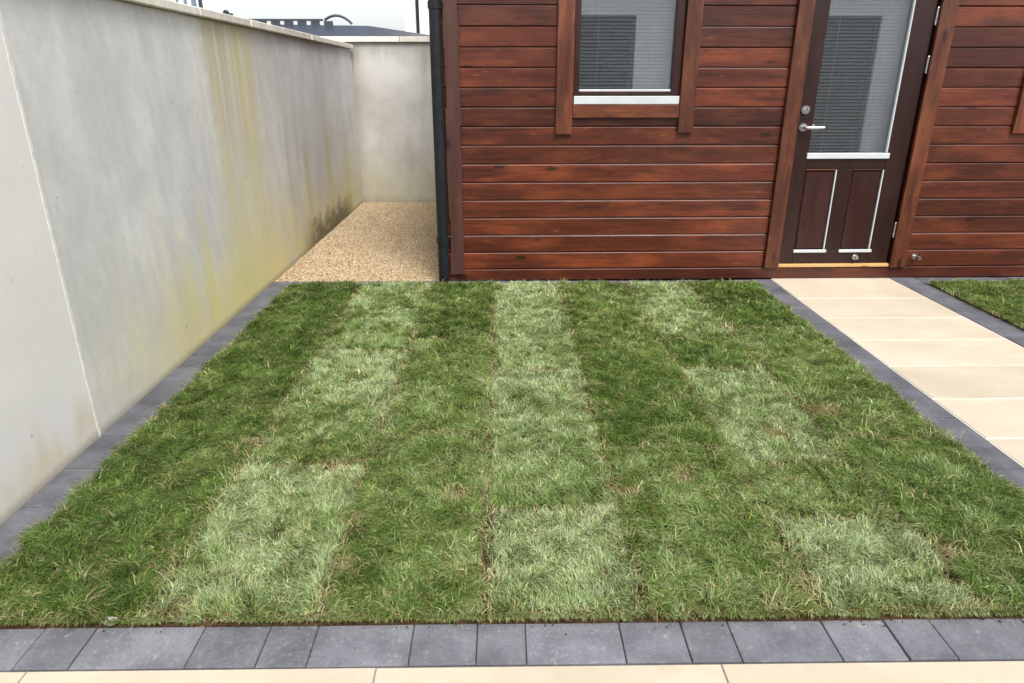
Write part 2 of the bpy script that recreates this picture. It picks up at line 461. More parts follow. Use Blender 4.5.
# ------------------------------------------------------------------ the ground
g = MB().add([(-400, -400, -0.10), (400, -400, -0.10), (400, 400, -0.10), (-400, 400, -0.10)], [(0, 1, 2, 3)]).obj('ground', M['ground'])
tag(g, 'bare earth ground under and around the garden', kind='structure')

YC = 4.59           # front face of the cabin
XW = -1.575         # face of the garden wall

# ------------------------------------------------------------------ cream slabs: patio and path
mesh_cache = {}
def block_mesh(name, lx, ly, h, c, mat):
    key = (name, round(lx, 3), round(ly, 3))
    if key not in mesh_cache:
        m = MB()
        a, b = lx / 2, ly / 2
        v = [(-a, -b, -h), (a, -b, -h), (a, b, -h), (-a, b, -h), (-a, -b, -c), (a, -b, -c), (a, b, -c), (-a, b, -c),
             (-a + c, -b + c, 0), (a - c, -b + c, 0), (a - c, b - c, 0), (-a + c, b - c, 0)]
        f = [(0, 1, 5, 4), (1, 2, 6, 5), (2, 3, 7, 6), (3, 0, 4, 7), (4, 5, 9, 8), (5, 6, 10, 9), (6, 7, 11, 10), (7, 4, 8, 11), (8, 9, 10, 11)]
        m.add(v, f)
        mesh_cache[key] = m.mesh(name, mat)
    return mesh_cache[key]

def slab(parent, x0, x1, y0, y1, gap=0.004):
    me = block_mesh('paving_slab', x1 - x0 - gap, y1 - y0 - gap, 0.02, 0.0012, M['slab'])
    return link('paving_slab', me, parent, ((x0 + x1) / 2, (y0 + y1) / 2, random.uniform(-0.0008, 0.0008)),
                (random.uniform(-1, 1) * 0.0012, random.uniform(-1, 1) * 0.0012, random.uniform(-1, 1) * 0.0008))

patio = MB().box(-1.57, 4.6, -2.0, 1.255, -0.09, -0.004).obj('patio', M['grout2'])
tag(patio, 'cream paving slabs of the patio in front of the lawn', kind='structure')
y1 = 1.254; row = 0
while y1 > -1.95:
    y0 = y1 - 0.365
    xs = -1.12 + (0.41 if row % 2 else 0.0) - 0.82
    while xs < 4.6:
        a, b = max(xs, -1.57), min(xs + 0.818, 4.6)
        if b - a > 0.06: slab(patio, a, b, max(y0, -1.999), y1)
        xs += 0.818
    y1 = y0; row += 1

path = MB().box(1.862, 2.695, 1.262, 4.625, -0.09, -0.0025).obj('path', M['grout'])
tag(path, 'cream slab path running up to the cabin door', kind='structure')
py = [4.625, 4.150, 3.771, 3.409, 3.052, 2.687, 2.334, 1.975, 1.615, 1.262]
for a, b in zip(py[1:], py[:-1]): slab(path, 1.863, 2.694, a, b, 0.010)

# ------------------------------------------------------------------ charcoal paver borders
def paver(parent, x0, x1, y0, y1, gap=0.003):
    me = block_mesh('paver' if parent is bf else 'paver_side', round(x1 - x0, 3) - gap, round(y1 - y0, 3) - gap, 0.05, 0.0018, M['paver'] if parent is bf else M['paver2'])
    return link('paver', me, parent, ((x0 + x1) / 2, (y0 + y1) / 2, random.uniform(-0.0018, 0.0018)),
                (random.uniform(-1, 1) * 0.006, random.uniform(-1, 1) * 0.006, random.uniform(-1, 1) * 0.004))
def border(name_label, x0, x1, y0, y1):
    o = MB().box(x0, x1, y0, y1, -0.09, -0.007).obj('paving_border', M['bed'])
    return tag(o, name_label, kind='structure')
bf = border('charcoal block border along the front of the lawn', XW + 0.002, 1.858, 1.258, 1.393)
fx = [-1.573, -1.40, -1.281, -1.162, -1.032, -0.759, -0.593, -0.472, -0.230, -0.069, 0.052, 0.291, 0.448, 0.569, 0.811, 0.972, 1.089, 1.329, 1.489, 1.609, 1.857]
for a, b in zip(fx[:-1], fx[1:]): paver(bf, a, b, 1.258, 1.392)
SZ = [0.16, 0.12, 0.24, 0.12, 0.16, 0.24, 0.16, 0.24, 0.12]
def run(parent, axis, lo, hi, w0, w1, start, first=()):
    p = start; k = 0
    ed = [p]
    for f in first:
        p += f; ed.append(p)
    while p < hi - 0.02:
        p += SZ[k % len(SZ)] + random.choice((0, 0, 0.001)); k += 1
        ed.append(min(p, hi))
    for a, b in zip(ed[:-1], ed[1:]):
        if b - a < 0.03: continue
        if axis == 'Y': paver(parent, w0, w1, a, b)
        else: paver(parent, a, b, w0, w1)
bl = border('charcoal block border between the grey wall and the lawn', XW + 0.002, -1.422, 1.397, 4.582)
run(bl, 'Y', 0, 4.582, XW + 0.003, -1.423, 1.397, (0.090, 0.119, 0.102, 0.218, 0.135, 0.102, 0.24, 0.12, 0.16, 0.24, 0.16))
bb = border('thin charcoal block border between the lawn and the cabin', -1.419, 1.708, 4.478, 4.582)
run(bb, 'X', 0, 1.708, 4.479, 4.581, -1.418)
bp = border('charcoal block border between the lawn and the cream path', 1.712, 1.859, 1.397, 4.615)
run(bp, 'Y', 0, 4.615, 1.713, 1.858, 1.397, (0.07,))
br_ = border('charcoal block border on the far side of the cream path', 2.698, 2.872, 1.262, 4.63)
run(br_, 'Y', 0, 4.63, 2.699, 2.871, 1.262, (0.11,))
bq = border('charcoal block border under the cabin wall right of the path', 2.875, 4.6, 4.478, 4.63)
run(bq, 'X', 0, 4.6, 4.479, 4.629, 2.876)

# ------------------------------------------------------------------ lawns laid from turf rolls
class Field:
    """smooth random field over the garden"""
    def __init__(s, cell, seed):
        s.c = cell; r = np.random.default_rng(seed)
        s.g = r.random((int(9 / cell) + 4, int(7 / cell) + 4))
    def __call__(s, x, y):
        u = (x + 2.5) / s.c; v = (y - 0.5) / s.c
        i = np.clip(u.astype(int), 0, s.g.shape[0] - 2); j = np.clip(v.astype(int), 0, s.g.shape[1] - 2)
        a = u - i; b = v - j
        a = a * a * (3 - 2 * a); b = b * b * (3 - 2 * b)
        return (s.g[i, j] * (1 - a) + s.g[i + 1, j] * a) * (1 - b) + (s.g[i, j + 1] * (1 - a) + s.g[i + 1, j + 1] * a) * b
f_tone, f_tone2, f_dir, f_dir2, f_dry, f_lean, f_h = Field(0.11, 1), Field(0.035, 2), Field(0.16, 3), Field(0.05, 4), Field(0.07, 5), Field(0.09, 6), Field(0.13, 8)
f_lump = Field(0.042, 21); f_wide = Field(0.24, 22); f_mid = Field(0.06, 23)
BARE = [(-0.44, 1.60, 0.045), (0.80, 1.50, 0.05), (-0.60, 2.12, 0.07), (0.62, 2.05, 0.06), (1.05, 2.35, 0.07), (1.28, 1.62, 0.06), (-0.93, 2.3, 0.06), (-0.15, 1.95, 0.05), (1.33, 2.55, 0.09), (0.42, 1.95, 0.05), (-0.85, 1.45, 0.05)]

def blades(name, parent, x0, x1, y0, y1, tone, wild, per_m2, bias=0.0):
    """grass of one turf roll. tone 0 dark green .. 1 silvery; wild: how long and matted"""
    n = int((x1 - x0) * (y1 - y0) * per_m2)
    x = rng.uniform(x0 - 0.004, x1 + 0.004, n); y = rng.uniform(y0 - 0.004, y1 + 0.004, n)
    edge = np.minimum(np.minimum(x - x0, x1 - x), np.minimum(y - y0, y1 - y))
    keep = rng.random(n) < np.clip(0.22 + edge / 0.030 * 0.78, 0.22, 1.0)
    bare = np.zeros(n)
    for bx, by, r_ in BARE:
        d = np.hypot((x - bx), (y - by) * 1.1) / r_ + (f_tone2(x, y) - 0.5) * 0.8
        bare = np.maximum(bare, np.clip(1.25 - d, 0, 1))
    keep &= rng.random(n) > bare * 0.85
    if wild > 0.55: keep &= rng.random(n) > 0.9 * np.clip(f_mid(x, y) * 0.6 + f_tone2(x, y) * 0.6 - 0.62, 0, 0.8) / 0.4     # thin places where the thatch shows
    x, y, edge, bare = x[keep], y[keep], edge[keep], bare[keep]
    fringe = np.zeros(len(x), bool)
    if y0 < 1.45:                                    # grass hanging over the cut front edge
        k_ = int((x1 - x0) * 5200)
        x = np.append(x, rng.uniform(x0, x1, k_)); y = np.append(y, rng.uniform(y0 - 0.008, y0 + 0.008, k_))
        keepf = f_dry(x[-k_:], y[-k_:]) * 0.6 + f_tone2(x[-k_:], y[-k_:]) * 0.6 > rng.uniform(0.20, 0.70, k_)
        sel = np.append(np.ones(len(x) - k_, bool), keepf)
        edge = np.append(edge, np.full(k_, 0.01)); bare = np.append(bare, np.zeros(k_)); fringe = np.append(fringe, np.ones(k_, bool))
        x, y, edge, bare, fringe = x[sel], y[sel], edge[sel], bare[sel], fringe[sel]
    n = len(x)
    xin = np.clip((x - CX[0]) / 0.05, 0, 1) * np.clip((CX[-1] - x) / 0.05, 0, 1) if x1 < 1.8 else 0.0
    x = x + (f_tone2(x, y) - 0.5) * 0.03 * xin
    t1, t2 = f_tone(x, y), f_tone2(x, y)
    fy = (y - y0) / (y1 - y0)
    blend = np.exp(-np.clip(edge, 0, 1) / 0.030) * np.clip(f_mid(x, y) * 1.6 - 0.1, 0, 1)
    T = tone + (0.45 - tone) * 0.50 * blend + (f_wide(x, y) - 0.5) * 0.22 + (t1 - 0.5) * (0.50 - 0.25 * tone) + (t2 - 0.5) * (0.46 if tone > 0.55 else 0.62) + (0.09 if tone > 0.55 else -0.03) + bias * (fy - 0.5) + rng.normal(0, 0.19, n)  # turf's own green, plus the sheen of the nap put into blade colour
    T = np.clip(T, 0, 1)
    ang = f_dir(x, y) * 4 * math.pi + (f_dir2(x, y) - 0.5) * 4.0 + rng.normal(0, 1.1, n)
    lean = np.clip(0.58 + wild * 0.86 + (f_lean(x, y) - 0.5) * 0.7 + rng.normal(0, 0.22, n), 0.05, 1.35)
    L = (0.021 + 0.027 * wild) * (0.75 + 0.5 * f_h(x, y)) * rng.uniform(0.55, 1.35, n)
    L *= 0.72 + 0.55 * f_lump(x, y)
    long_ = rng.random(n) < 0.02
    L[long_] *= 1.5
    w = rng.uniform(0.0008, 0.0016, n) * (1 + 0.22 * np.clip(y - 2.2, 0, 3)) * np.where(rng.random(n) < 0.15, 1.6, 1.0)
    dryp = 0.07 + 0.04 * (0.35 < tone < 0.55) + 0.70 * np.clip(f_dry(x, y) - 0.62, 0, 1) + 0.50 * np.clip(1 - edge / 0.025, 0, 1) + bare * 0.8
    dry = np.where(rng.random(n) < dryp, rng.uniform(0.5, 1.0, n), rng.uniform(0, 0.12, n))
    flat = (rng.random(n) < 0.12) & (dry > 0.4)
    lean[flat] = rng.uniform(1.1, 1.45, flat.sum())
    nf = int(fringe.sum())
    ang[fringe] = -math.pi / 2 + rng.normal(0, 0.7, nf); lean[fringe] = rng.uniform(0.6, 1.45, nf); L[fringe] = rng.uniform(0.010, 0.028, nf); dry[fringe] = np.where(rng.random(nf) < 0.45, rng.uniform(0.3, 1, nf), 0.05)
    dx, dy = np.cos(ang), np.sin(ang)
    # side of the blade: turned at random about its own axis
    sa = ang + math.pi / 2 + rng.normal(0, 0.6, n)
    sx, sy = np.cos(sa) * w, np.sin(sa) * w
    a1 = lean * 0.65; a2 = np.minimum(lean * 1.45 + 0.1, np.where(fringe, 2.3, 1.62))
    z0 = 0.006 + 0.010 * f_lump(x, y)
    mx = x + dx * L * 0.5 * np.sin(a1); my = y + dy * L * 0.5 * np.sin(a1); mz = z0 + L * 0.5 * np.cos(a1)
    tx = mx + dx * L * 0.5 * np.sin(a2); ty = my + dy * L * 0.5 * np.sin(a2); tz = np.maximum(mz + L * 0.5 * np.cos(a2), np.where(fringe, 0.003, 0.012))
    V = np.empty((n, 5, 3), np.float32)
    V[:, 0] = np.stack((x - sx, y - sy, z0), 1); V[:, 1] = np.stack((x + sx, y + sy, z0), 1)
    V[:, 2] = np.stack((mx + sx * 0.85, my + sy * 0.85, mz), 1); V[:, 3] = np.stack((mx - sx * 0.85, my - sy * 0.85, mz), 1)
    V[:, 4] = np.stack((tx, ty, tz), 1)
    base = (np.arange(n) * 5)[:, None]
    loops = np.concatenate((base + np.array([0, 1, 2, 3]), base + np.array([3, 2, 4])), 1).astype(np.int32).ravel()
    ls = np.empty((n, 2), np.int32); ls[:, 0] = np.arange(n) * 7; ls[:, 1] = ls[:, 0] + 4
    me = bpy.data.meshes.new(name)
    me.vertices.add(n * 5); me.loops.add(n * 7); me.polygons.add(n * 2)
    me.vertices.foreach_set('co', V.ravel())
    me.loops.foreach_set('vertex_index', loops)
    me.polygons.foreach_set('loop_start', ls.ravel())
    me.update(calc_edges=True)
    at = me.attributes.new('blade', 'FLOAT_COLOR', 'POINT')
    C = np.ones((n, 5, 4), np.float32)
    C[:, :, 0] = T[:, None]; C[:, :, 1] = dry[:, None]; C[:, :, 2] = rng.random(n)[:, None]
    at.data.foreach_set('color', C.ravel())
    me.materials.append(M['grass'])
    o = link(name, me, parent)
    o['kind'] = 'stuff'
    return o

def turf_roll(parent, x0, x1, y0, y1, tone, wild, per_m2, bias=0.0, bleed=0.0):
    """a cut slab of turf with crumbly edges, and its grass"""
    nx, ny = max(3, int((x1 - x0) / 0.04)), max(3, int((y1 - y0) / 0.04))
    top = []
    for j in range(ny + 1):
        for i in range(nx + 1):
            px = x0 + (x1 - x0) * i / nx; pyy = y0 + (y1 - y0) * j / ny
            ed = i in (0, nx) or j in (0, ny)
            if i == 0: px += random.uniform(0.001, 0.010)
            if i == nx: px -= random.uniform(0.001, 0.010)
            if j == 0: pyy += random.choice((0.0, 0.004, 0.012)) + random.uniform(0.0, 0.006)
            if j == ny: pyy -= random.uniform(0.001, 0.010)
            top.append((px, pyy, 0.009 + random.uniform(-0.003, 0.003) - (0.007 if ed else 0)))
    m = MB()
    f = [(j*(nx+1)+i, j*(nx+1)+i+1, (j+1)*(nx+1)+i+1, (j+1)*(nx+1)+i) for j in range(ny) for i in range(nx)]
    rim = [i for i in range(nx + 1)] + [j*(nx+1)+nx for j in range(1, ny+1)] + [ny*(nx+1)+i for i in range(nx-1, -1, -1)] + [j*(nx+1) for j in range(ny-1, 0, -1)]
    v = list(top); n0 = len(v)
    for r_ in rim:
        v.append((top[r_][0], top[r_][1], -0.02))
    k = len(rim)
    fs = [(rim[(a+1) % k], rim[a], n0 + a, n0 + (a+1) % k) for a in range(k)]
    m.add(v, f, True); m.add([], [])
    m.f += fs; m.smooth += [False] * len(fs)
    me = m.mesh('turf_roll', M['thatch'])
    me.materials.append(M['soil'])
    mi = np.zeros(len(me.polygons), np.int32); mi[len(f):] = 1
    me.polygons.foreach_set('material_index', mi)
    o = link('turf_roll', me, parent)
    blades('grass', o, x0 - bleed, x1, y0, y1, tone, wild, per_m2, bias)
    return o

lawn = MB().box(-1.418, 1.708, 1.397, 4.474, -0.09, -0.004).obj('lawn', M['soil'])
tag(lawn, 'newly laid lawn of light and dark turf strips before the cabin', kind='structure')
CX = [-1.415, -0.930, -0.475, -0.055, 0.365, 0.830, 1.240, 1.706]
ROLLS = [
    [(1.400, 0.16, 0.9, 0.0), (2.62, 0.13, 0.9, 0), (4.470,)],
    [(1.400, 0.74, 0.35, 0.2), (2.143, 0.54, 0.6, 0.15), (2.646, 0.78, 0.3, 0.1), (3.242, 0.58, 0.45, 0.2), (4.470,)],
    [(1.400, 0.40, 0.8, 0.0), (2.35, 0.38, 0.75, 0.1), (3.40, 0.22, 0.7, 0.1), (4.470,)],
    [(1.400, 0.84, 0.25, 0.15), (1.865, 0.68, 0.4, 0.35), (2.983, 0.72, 0.35, 0.25), (4.470,)],
    [(1.400, 0.43, 0.8, 0.0), (2.25, 0.26, 0.8, 0.1), (3.30, 0.38, 0.6, 0.3), (4.470,)],
    [(1.400, 0.82, 0.25, 0.1), (1.800, 0.44, 0.65, 0.0), (2.130, 0.78, 0.35, 0.1), (2.983, 0.34, 0.6, 0.1), (3.401, 0.72, 0.35, 0.2), (4.470,)],
    [(1.400, 0.26, 0.85, 0.0), (2.30, 0.38, 0.8, 0), (3.55, 0.14, 0.75, 0), (4.470,)],
]
for k, rl in enumerate(ROLLS):
    for a, b in zip(rl[:-1], rl[1:]):
        ym = (a[0] + b[0]) / 2
        dens = 92000 if ym < 2.4 else (76000 if ym < 3.3 else 60000)
        turf_roll(lawn, CX[k] + 0.001, CX[k + 1] - 0.001, a[0] + 0.001, b[0] - 0.001, a[1], a[2], dens, a[3])
lawn2 = MB().box(2.876, 4.6, 1.4, 4.474, -0.09, -0.004).obj('lawn', M['soil'])
tag(lawn2, 'second small lawn on the far side of the cream path', kind='structure')
for a, b in ((1.402, 2.3), (2.3, 3.4), (3.4, 4.47)):
    d = 9000 if b < 2.5 else 40000
    turf_roll(lawn2, 2.878, 3.33, a + 0.001, b - 0.001, 0.25, 0.8, d, 0.0, 0.016)
    turf_roll(lawn2, 3.332, 3.80, a + 0.001, b - 0.001, 0.32, 0.7, d)
    turf_roll(lawn2, 3.802, 4.598, a + 0.001, b - 0.001, 0.4, 0.7, 9000)

# small pale stone lying at the front edge
def rock(name, mat, loc, r_, sq, seed, parent=None):
    rr = random.Random(seed)
    import bmesh
    bm = bmesh.new(); bmesh.ops.create_icosphere(bm, subdivisions=2, radius=1)
    for v_ in bm.verts:
        k = 1 + rr.uniform(-0.14, 0.14)
        v_.co = Vector((v_.co.x * r_ * k * sq[0], v_.co.y * r_ * k * sq[1], v_.co.z * r_ * k * sq[2]))
    me = bpy.data.meshes.new(name); bm.to_mesh(me); bm.free(); me.materials.append(mat)
    return link(name, me, parent, loc)
tag(rock('stone', M['stone'], (-1.0, 1.397, 0.013), 0.015, (1.3, 0.8, 0.75), 3), 'small pale stone lying on the front edge of the lawn', 'stone')

# ------------------------------------------------------------------ gravel beside the cabin
gb = MB().box(XW + 0.002, -0.30, 4.586, 7.84, -0.09, -0.012).obj('gravel_bed', M['gravelbed'])
tag(gb, 'strip of gold gravel between the grey wall and the cabin', kind='structure')
def gravel(n):
    oct_v = np.array([(1,0,0),(0,1,0),(-1,0,0),(0,-1,0),(0,0,1),(0,0,-1)], np.float32)
    oct_f = np.array([(0,1,4),(1,2,4),(2,3,4),(3,0,4),(1,0,5),(2,1,5),(3,2,5),(0,3,5)], np.int32)
    x = rng.uniform(XW + 0.01, -0.31, n); y = rng.uniform(4.592, 7.83, n)
    s_ = rng.uniform(0.0045, 0.0095, n)
    V = oct_v[None] * s_[:, None, None] * rng.uniform(0.7, 1.3, (n, 6, 1))
    V[:, :, 2] *= 0.75
    th = rng.uniform(0, 6.28, n); ph = rng.normal(0, 0.5, n)
    c, s = np.cos(th)[:, None], np.sin(th)[:, None]
    X = V[:, :, 0] * c - V[:, :, 1] * s; Y = V[:, :, 0] * s + V[:, :, 1] * c
    c2, s2 = np.cos(ph)[:, None], np.sin(ph)[:, None]
    Z = V[:, :, 2] * c2 + X * s2; X = X * c2 - V[:, :, 2] * s2
    P = np.stack((X + x[:, None], Y + y[:, None], Z + rng.uniform(-0.010, -0.001, n)[:, None]), 2).astype(np.float32)
    F = (oct_f[None] + (np.arange(n) * 6)[:, None, None]).astype(np.int32).ravel()
    me = bpy.data.meshes.new('gravel')
    me.vertices.add(n * 6); me.loops.add(n * 24); me.polygons.add(n * 8)
    me.vertices.foreach_set('co', P.ravel()); me.loops.foreach_set('vertex_index', F)
    me.polygons.foreach_set('loop_start', np.arange(n * 8, dtype=np.int32) * 3)
    me.update(calc_edges=True)
    at = me.attributes.new('pebble', 'FLOAT_COLOR', 'POINT')
    C = np.ones((n, 6, 4), np.float32); C[:, :, 0] = rng.random(n)[:, None]; C[:, :, 1] = rng.random(n)[:, None]
    at.data.foreach_set('color', C.ravel())
    t = NT('gold_gravel')
    a = t.n('ShaderNodeAttribute'); a.attribute_name = 'pebble'
    sp = t.n('ShaderNodeSeparateColor'); t.put(sp.inputs[0], a.outputs['Color'])
    r_ = t.n('ShaderNodeValToRGB'); t.put(r_.inputs[0], sp.outputs[0]); e = r_.color_ramp.elements
    e[0].color = (0.34, 0.235, 0.130, 1); e[1].color = (0.60, 0.515, 0.39, 1)
    m_ = e.new(0.35); m_.color = (0.45, 0.335, 0.195, 1); m_ = e.new(0.7); m_.color = (0.52, 0.41, 0.26, 1)
    me.materials.append(t.out(r_.outputs[0], 0.75, 0.3))
    o = link('gravel', me, gb); o['kind'] = 'stuff'
gravel(52000)

# ------------------------------------------------------------------ garden walls
gw = empty('garden_wall', (XW - 0.1, 2.5, 0))
tag(gw, 'tall grey rendered garden wall with yellow stains along the left of the lawn', 'wall')
def child(o, parent):
    o.parent = parent
    o.matrix_parent_inverse = parent.matrix_world.inverted()
    return o
bpy.context.view_layer.update()
def sub(mb, name, mat, parent):
    o = mb.obj(name, mat)
    bpy.context.view_layer.update() if False else None
    o.parent = parent
    from mathutils import Matrix
    o.matrix_parent_inverse = Matrix.Translation(parent.location).inverted() if parent.parent is None else Matrix.Identity(4)
    return o
wtop = lambda y: 1.581 + (7.8 - y) * 0.0036      # the coping line falls a little towards the far end
def wall_piece(x0, x1, y0, y1):
    return MB().add([(x0, y0, -0.1), (x1, y0, -0.1), (x1, y1, -0.1), (x0, y1, -0.1), (x0, y0, wtop(y0)), (x1, y0, wtop(y0)), (x1, y1, wtop(y1)), (x0, y1, wtop(y1))],
                    [(3, 2, 1, 0), (4, 5, 6, 7), (0, 1, 5, 4), (1, 2, 6, 5), (2, 3, 7, 6), (3, 0, 4, 7)])
sub(wall_piece(XW - 0.2, XW, -1.98, 2.402), 'wall_panel', M['wall'], gw)
sub(wall_piece(XW - 0.2, XW - 0.001, 2.415, 7.838), 'wall_panel', M['wall'], gw)
m = MB(); zz = -0.05; prev = 0.0
pts = []
while zz < 1.578:
    pts.append((zz, random.uniform(-0.0012, 0.0012), random.uniform(0.0, 0.0015))); zz += 0.05
pts.append((1.577, 0, 0))
for (za, oa, wa), (zb, ob, wb) in zip(pts[:-1], pts[1:]):
    m.add([(XW - 0.15, 2.402, za), (XW - 0.15, 2.415, za), (XW + 0.0012, 2.4155 + wa, za), (XW + 0.0015, 2.4015 - wa, za),
           (XW - 0.15, 2.402, zb), (XW - 0.15, 2.415, zb), (XW + 0.0012, 2.4155 + wb, zb), (XW + 0.0015, 2.4015 - wb, zb)],
          [(2, 3, 7, 6), (1, 2, 6, 5), (3, 0, 4, 7)])
sub(m, 'movement_joint', M['sealant'], gw)
ce = [-1.98, -1.3, -0.55, 0.19, 0.94, 1.68, 2.42, 3.17, 3.919, 4.677, 5.40, 6.13, 6.86, 7.80]
for a, b in zip(ce[:-1], ce[1:]):
    j = random.uniform(-0.004, 0.004)
    mb_ = MB().box(XW - 0.235 + j, XW + 0.034 + j, a + 0.004, b - 0.004, 0.004, 0.046 + random.uniform(-.003, .003), 0.004)
    mb_.v = [(p[0], p[1], p[2] + wtop(p[1])) for p in mb_.v]
    sub(mb_, 'coping_stone', M['coping'], gw)
bw = empty('garden_wall', (-0.5, 7.95, 0))
tag(bw, 'stained pale rendered wall closing the end of the gravel strip', 'wall')
sub(MB().box(-2.6, 5.2, 7.843, 8.04, -0.1, 1.650), 'wall_panel', M['backwall'], bw)
ce = [-2.6, -1.95, -1.06, -0.2, 0.7, 1.6, 2.5, 3.4, 4.3, 5.2]
for a, b in zip(ce[:-1], ce[1:]):
    sub(MB().box(a + 0.003, b - 0.003, 7.812, 8.07, 1.653, 1.706, 0.004), 'coping_stone', M['coping'], bw)

# ------------------------------------------------------------------ the cabin
cabin = empty('log_cabin', (2.1, YC, 0))
tag(cabin, 'red-brown stained timber log cabin with a window and a half glazed door', 'cabin')
def cp(mb, name, mat): return sub(mb, name, mat, cabin)
Z0, BH = 0.082, 0.1165
XL, XR = -0.372, 4.55
NROW = 18
prof = [(0.0, 0.006), (0.0, 0.1075), (0.0025, 0.1105), (0.0075, 0.1120), (0.0125, BH + 0.004), (0.044, BH + 0.004), (0.044, 0.0), (0.006, 0.0), (0.003, 0.0025)]
bmesh_cache = {}
def board(x0, x1, row):
    key = (round(x0, 3), round(x1, 3))
    if key not in bmesh_cache:
        bmesh_cache[key] = MB().extrude_x(prof, x0, x1).mesh('board', M['log'])
    o = link('board', bmesh_cache[key], None, (0, YC + random.uniform(-0.0015, 0.0015), Z0 + row * BH))
    from mathutils import Matrix
    o.parent = cabin; o.matrix_parent_inverse = Matrix.Translation(cabin.location).inverted()
    return o
W1 = (0.444, 1.119); W2 = (3.41, 4.085)
DR = (1.86, 2.70)
for r_ in range(NROW):
    ztop = Z0 + (r_ + 1) * BH
    win = ztop > 1.14 and r_ < 17
    dor = r_ < 17
    segs = []
    cuts = []
    if win: cuts += [W1]
    if dor: cuts += [DR]
    if win: cuts += [W2]
    p = XL
    for a, b in cuts:
        segs.append((p, a)); p = b
    segs.append((p, XR))
    for a, b in segs: board(a, b, r_)
WH = Z0 + NROW * BH
cp(MB().box(XL, XR, YC - 0.006, YC + 0.05, 0.004, Z0 - 0.003, 0.003), 'base_beam', M['log'])
# side and back walls, floor, roof (closed, so that the room is dark)
cp(MB().box(XL, XL + 0.044, YC + 0.052, 7.3, 0.0, WH), 'side_wall', M['logy'])
cp(MB().box(XR - 0.044, XR, YC + 0.052, 7.3, 0.0, WH), 'side_wall', M['logy'])
cp(MB().box(XL + 0.046, XR - 0.046, 7.25, 7.3, 0.0, WH), 'back_wall', M['inside'])
cp(MB().box(XL + 0.046, XR - 0.046, YC + 0.052, 7.248, 0.0, 0.07), 'floor', M['inside'])
cp(MB().extrude_x([(YC - 0.10, WH + 0.03), (YC - 0.10, WH + 0.10), (7.4, WH + 0.42), (7.4, WH + 0.35)], XL - 0.05, XR + 0.1), 'roof', M['roofing'])
cp(MB().extrude_x([(YC + 0.06, WH + 0.001), (YC + 0.06, WH + 0.044), (7.25, WH + 0.325), (7.25, WH + 0.001)], XL + 0.05, XR - 0.05), 'gable_fill', M['inside'])
# uneven weathered corner cover
m = MB(); zc = 0.052; px0, px1 = -0.352, -0.261
cuts = [0.052, 0.20, 0.43, 0.66, 0.84, 1.02, 1.12, 1.26, 1.47, 1.62, 1.80, 2.0, 2.15]
lft, rgt = [], []
for a, b in zip(cuts[:-1], cuts[1:]):
    e0, e1 = random.uniform(-0.006, 0.006), random.uniform(-0.005, 0.005)
    lft += [(px0 + e0, a + 0.002), (px0 + e0 + random.uniform(-.002, .002), b - 0.002)]
    rgt += [(px1 + e1, a + 0.004), (px1 + e1 + random.uniform(-.002, .002), b - 0.001)]
m.poly_y(rgt + lft[::-1], YC - 0.030, YC - 0.004)
cp(m, 'corner_cover', M['cornerz'])
cp(MB().box(-0.305, -0.245, YC - 0.022, YC - 0.008, 0.001, 0.049), 'corner_block', M['doorz'])
# downpipe
m = MB(); pxx, pyy = -0.398, YC - 0.060
m.tube([(pxx, pyy, 2.12), (pxx, pyy, 0.075), (pxx, pyy - 0.001, 0.03), (pxx, pyy - 0.004, 0.012), (pxx, pyy - 0.006, 0.003)], [0.036, 0.036, 0.036, 0.029, 0.014], 20)
dp = cp(m, 'downpipe', M['blackpvc'])
def subsub(mb, name, mat, part):
    o = mb.obj(name, mat); o.parent = part
    from mathutils import Matrix
    o.matrix_parent_inverse = Matrix.Identity(4)
    # parts under the cabin sit at world origin, offset by the cabin's own inverse: same matrix for the sub-part
    return o
for zc in (0.297, 1.706):
    mm = MB().tube([(pxx, pyy, zc - 0.02), (pxx, pyy, zc + 0.02)], 0.0415, 20)
    mm.box(pxx - 0.006, pxx + 0.056, pyy + 0.030, pyy + 0.062, zc - 0.008, zc + 0.008)
    subsub(mm, 'pipe_clip', M['blackpvc'], dp)
cp(MB().extrude_x([(YC - 0.20, WH - 0.02), (YC - 0.20, WH + 0.045), (YC - 0.195, WH + 0.045), (YC - 0.195, WH - 0.015), (YC - 0.105, WH - 0.015), (YC - 0.105, WH + 0.045), (YC - 0.10, WH + 0.045), (YC - 0.10, WH - 0.02)], XL - 0.06, XR + 0.1), 'gutter', M['blackpvc'])

